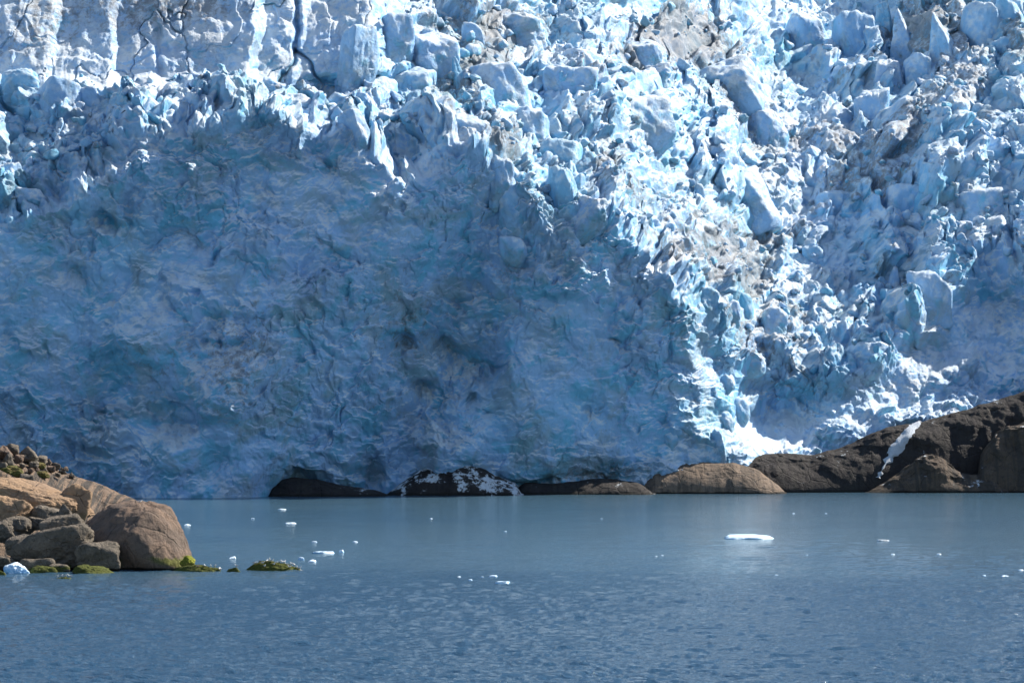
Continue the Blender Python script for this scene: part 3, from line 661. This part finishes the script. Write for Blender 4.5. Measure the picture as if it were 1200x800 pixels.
ga = gull(M_white, M_gwing); gj = gull(M_juv, M_juv)
used = {'a': False, 'j': False}
def put_gull(perch, px, kind, label, group, rz, sc=1.0, dy=0.0):
    b = BV[perch.name]; D_ = perch.location.y+dy; x = (px-600)/F*D_
    h, n, i, t = b.ray_cast(Vector((x, D_, 40)), Vector((0, 0, -1)))
    if h is None: return
    src = ga if kind == 'a' else gj
    o = src if not used[kind] else copy_tree(src)
    used[kind] = True
    o.location = h-Vector((0, 0, .01)); o.rotation_euler = (0, 0, R(rz)); o.scale = (sc,)*3
    tag(o, label, 'gull', group)
BV = {o.name: on_surface(o) for o in (perch_a, perch_b, perch_c, perch_d, big_b)}
GL = 'white gull with grey wings resting on the olive green skerry'
for k, px in enumerate([298,301,304.5,308,310,313,316,319,321,324,327,330,333,336,339,342,345,348,351,354,357]):
    kd = 'j' if k in (2, 10) else 'a'
    put_gull(perch_a, px, kd, 'dark young gull standing near the top of the olive green skerry' if kd == 'j' else GL, 'gulls on the green skerry', rnd.uniform(0, 360), rnd.uniform(.95, 1.25), rnd.uniform(-1, 1)*(.9 if 302 < px < 345 else .2))
for k, px in enumerate([232, 240, 247, 252, 257, 258.5]):
    put_gull(perch_b, px, 'a' if k != 0 else 'j', 'dark young gull on the flat brown skerry' if k == 0 else 'white gull standing on the flat brown skerry', 'gulls on the brown skerry', rnd.uniform(0, 360), 1.1, rnd.uniform(-.5, .5))
put_gull(perch_c, 277, 'a', 'lone white gull on the smallest dark skerry', None, 160, 1.1)
for px in (67, 72, 77, 82, 89): put_gull(perch_d, px, 'a', 'white gull on the low flat skerry nearest the camera', 'gulls on the nearest skerry', rnd.uniform(0, 360), 1.1, rnd.uniform(-.3, .3))
put_gull(big_b, 164, 'a', 'lone white gull on top of the largest boulder', None, 20, 1.25)

# ---- floating ice
M_floe = ice_material('floating_ice', attrs=True, fine=.25)
FL = [(877,627.5,66,6,'long flat slab of ice afloat in front of the tan rock dome'),(590,681,21,4,'bright white slab of drift ice, longest of the little cluster in the middle'),(578,674,13,2.6,'thin white slab just behind the longest piece of the middle cluster'),
      (551,678.5,6,2.2,None),(538,675,5,1.8,None),(565,675,4,1.4,None),(366,656,12,5,'white lump of drift ice just beyond the green skerry, right of its twin'),(353,653,9,6,'white upright lump of drift ice just beyond the green skerry'),
      (272,652,11,4,'white slab of drift ice between the largest boulder and the green skerry'),(379,646,28,4,'pale half sunken ice beyond the green skerry'),(400,644.5,8,5.5,'small peaked ice at the end of the half sunken floe'),(220,614,10,2.2,None),(341,612,16,2,'thin white sliver of ice, farthest out beyond the largest boulder'),
      (416,634,8,2,None),(368,634,8,2,None),(1035,632,17,2.5,'thin dirty floe right of the long flat slab'),(1046,648.5,6,2,None),(1100,648.5,8,2,None),(945,649.5,3.5,1.5,None),(1178,674,12,3,'white slab of drift ice near the right edge, larger than those beside it'),
      (1196,667,8,2.5,None),(1153,673.5,5,1.6,None),(910,673,5,1.8,None),(592,622,4,1,None),(769,651,4,1.5,None),(776,650,3,1.2,None),(705,607,3,1.2,None),(505,607,4,1.2,None),
      (930,601,3,1,None),(968,601,3,1,None),(330,596,14,1.5,None),(296,607,5,1.4,None)]
for k, (px, py, w_, h_, lb) in enumerate(FL):
    D_ = shoreD(py+h_/2); s = D_/F; hh = h_*s*.65
    v, f = chunk(4 if w_ > 8 else 3, (w_*s, w_*s*1.1, hh*2.6), 800+k, 'slab', p=14, amp=.12, fine=.05, lump=.04)
    v[:, 2] += hh-v[:, 2].max()
    mesh_np('ice_floe', v, f, M_floe, loc=((px-600)/F*D_, D_, 0), attrs={'dirt_shade': np.full(len(v), .45 if 'dirty' in (lb or '') else .02), 'blue': np.full(len(v), .5 if w_ > 20 else .3)})
    o = bpy.context.scene.collection.objects[-1]
    tag(o, lb or 'one of the tiny scattered bits of white drift ice', 'ice floe', 'drift ice on the water')
v, f = chunk(5, (3.9, 3, 2.4), 870, 'block', p=30, amp=.10, fine=.06, lump=.04); v = rotz(v, 20, 16)
X, Y, Z = at(16, 658, 371)
tag(mesh_np('stranded_ice', v, f, M_floe, loc=(X, Y, Z-v[:, 2].max()), attrs={'dirt_shade': np.full(len(v), -.2), 'blue': np.full(len(v), .2)}), 'white block of ice stranded among the stones at the left edge', 'ice block')


# ================================================================== light and camera
SUN_AZ, SUN_EL = 27.0, 41.0        # degrees behind the picture plane on the right, height
sd = Vector((math.cos(R(SUN_EL))*math.cos(R(SUN_AZ)), math.cos(R(SUN_EL))*math.sin(R(SUN_AZ)), math.sin(R(SUN_EL))))
sl = bpy.data.lights.new('sun', 'SUN'); sl.energy = 4.5; sl.angle = R(0.53); sl.color = (1.0, 0.93, 0.82)
so = link(bpy.data.objects.new('sun', sl)); so.rotation_euler = (-sd).to_track_quat('-Z', 'Y').to_euler(); so.location = (300, 300, 400)
w = bpy.data.worlds.new('World'); bpy.context.scene.world = w; w.use_nodes = True
nt = w.node_tree; bg = nt.nodes['Background']; sk = nt.nodes.new('ShaderNodeTexSky'); sk.sky_type = 'NISHITA'; sk.sun_disc = False
sk.sun_elevation = R(SUN_EL); sk.sun_rotation = math.atan2(sd.x, sd.y); sk.air_density = 1.0; sk.dust_density = 0.3; sk.ozone_density = 2.0; sk.altitude = 10
nt.links.new(sk.outputs[0], bg.inputs[0]); bg.inputs[1].default_value = 0.078
cam = bpy.data.cameras.new('camera'); cam.sensor_width = 36; cam.lens = F/1200*36; cam.shift_y = (HZ-400)/1200; cam.clip_start = 1; cam.clip_end = 20000
co = link(bpy.data.objects.new('camera', cam)); co.location = (0, 0, CAM); co.rotation_euler = (R(90), 0, 0)
sc = bpy.context.scene; sc.camera = co
vs = sc.view_settings; vs.view_transform = 'Standard'; vs.look = 'None'; vs.gamma = 1; vs.exposure = 1.1; vs.use_curve_mapping = False
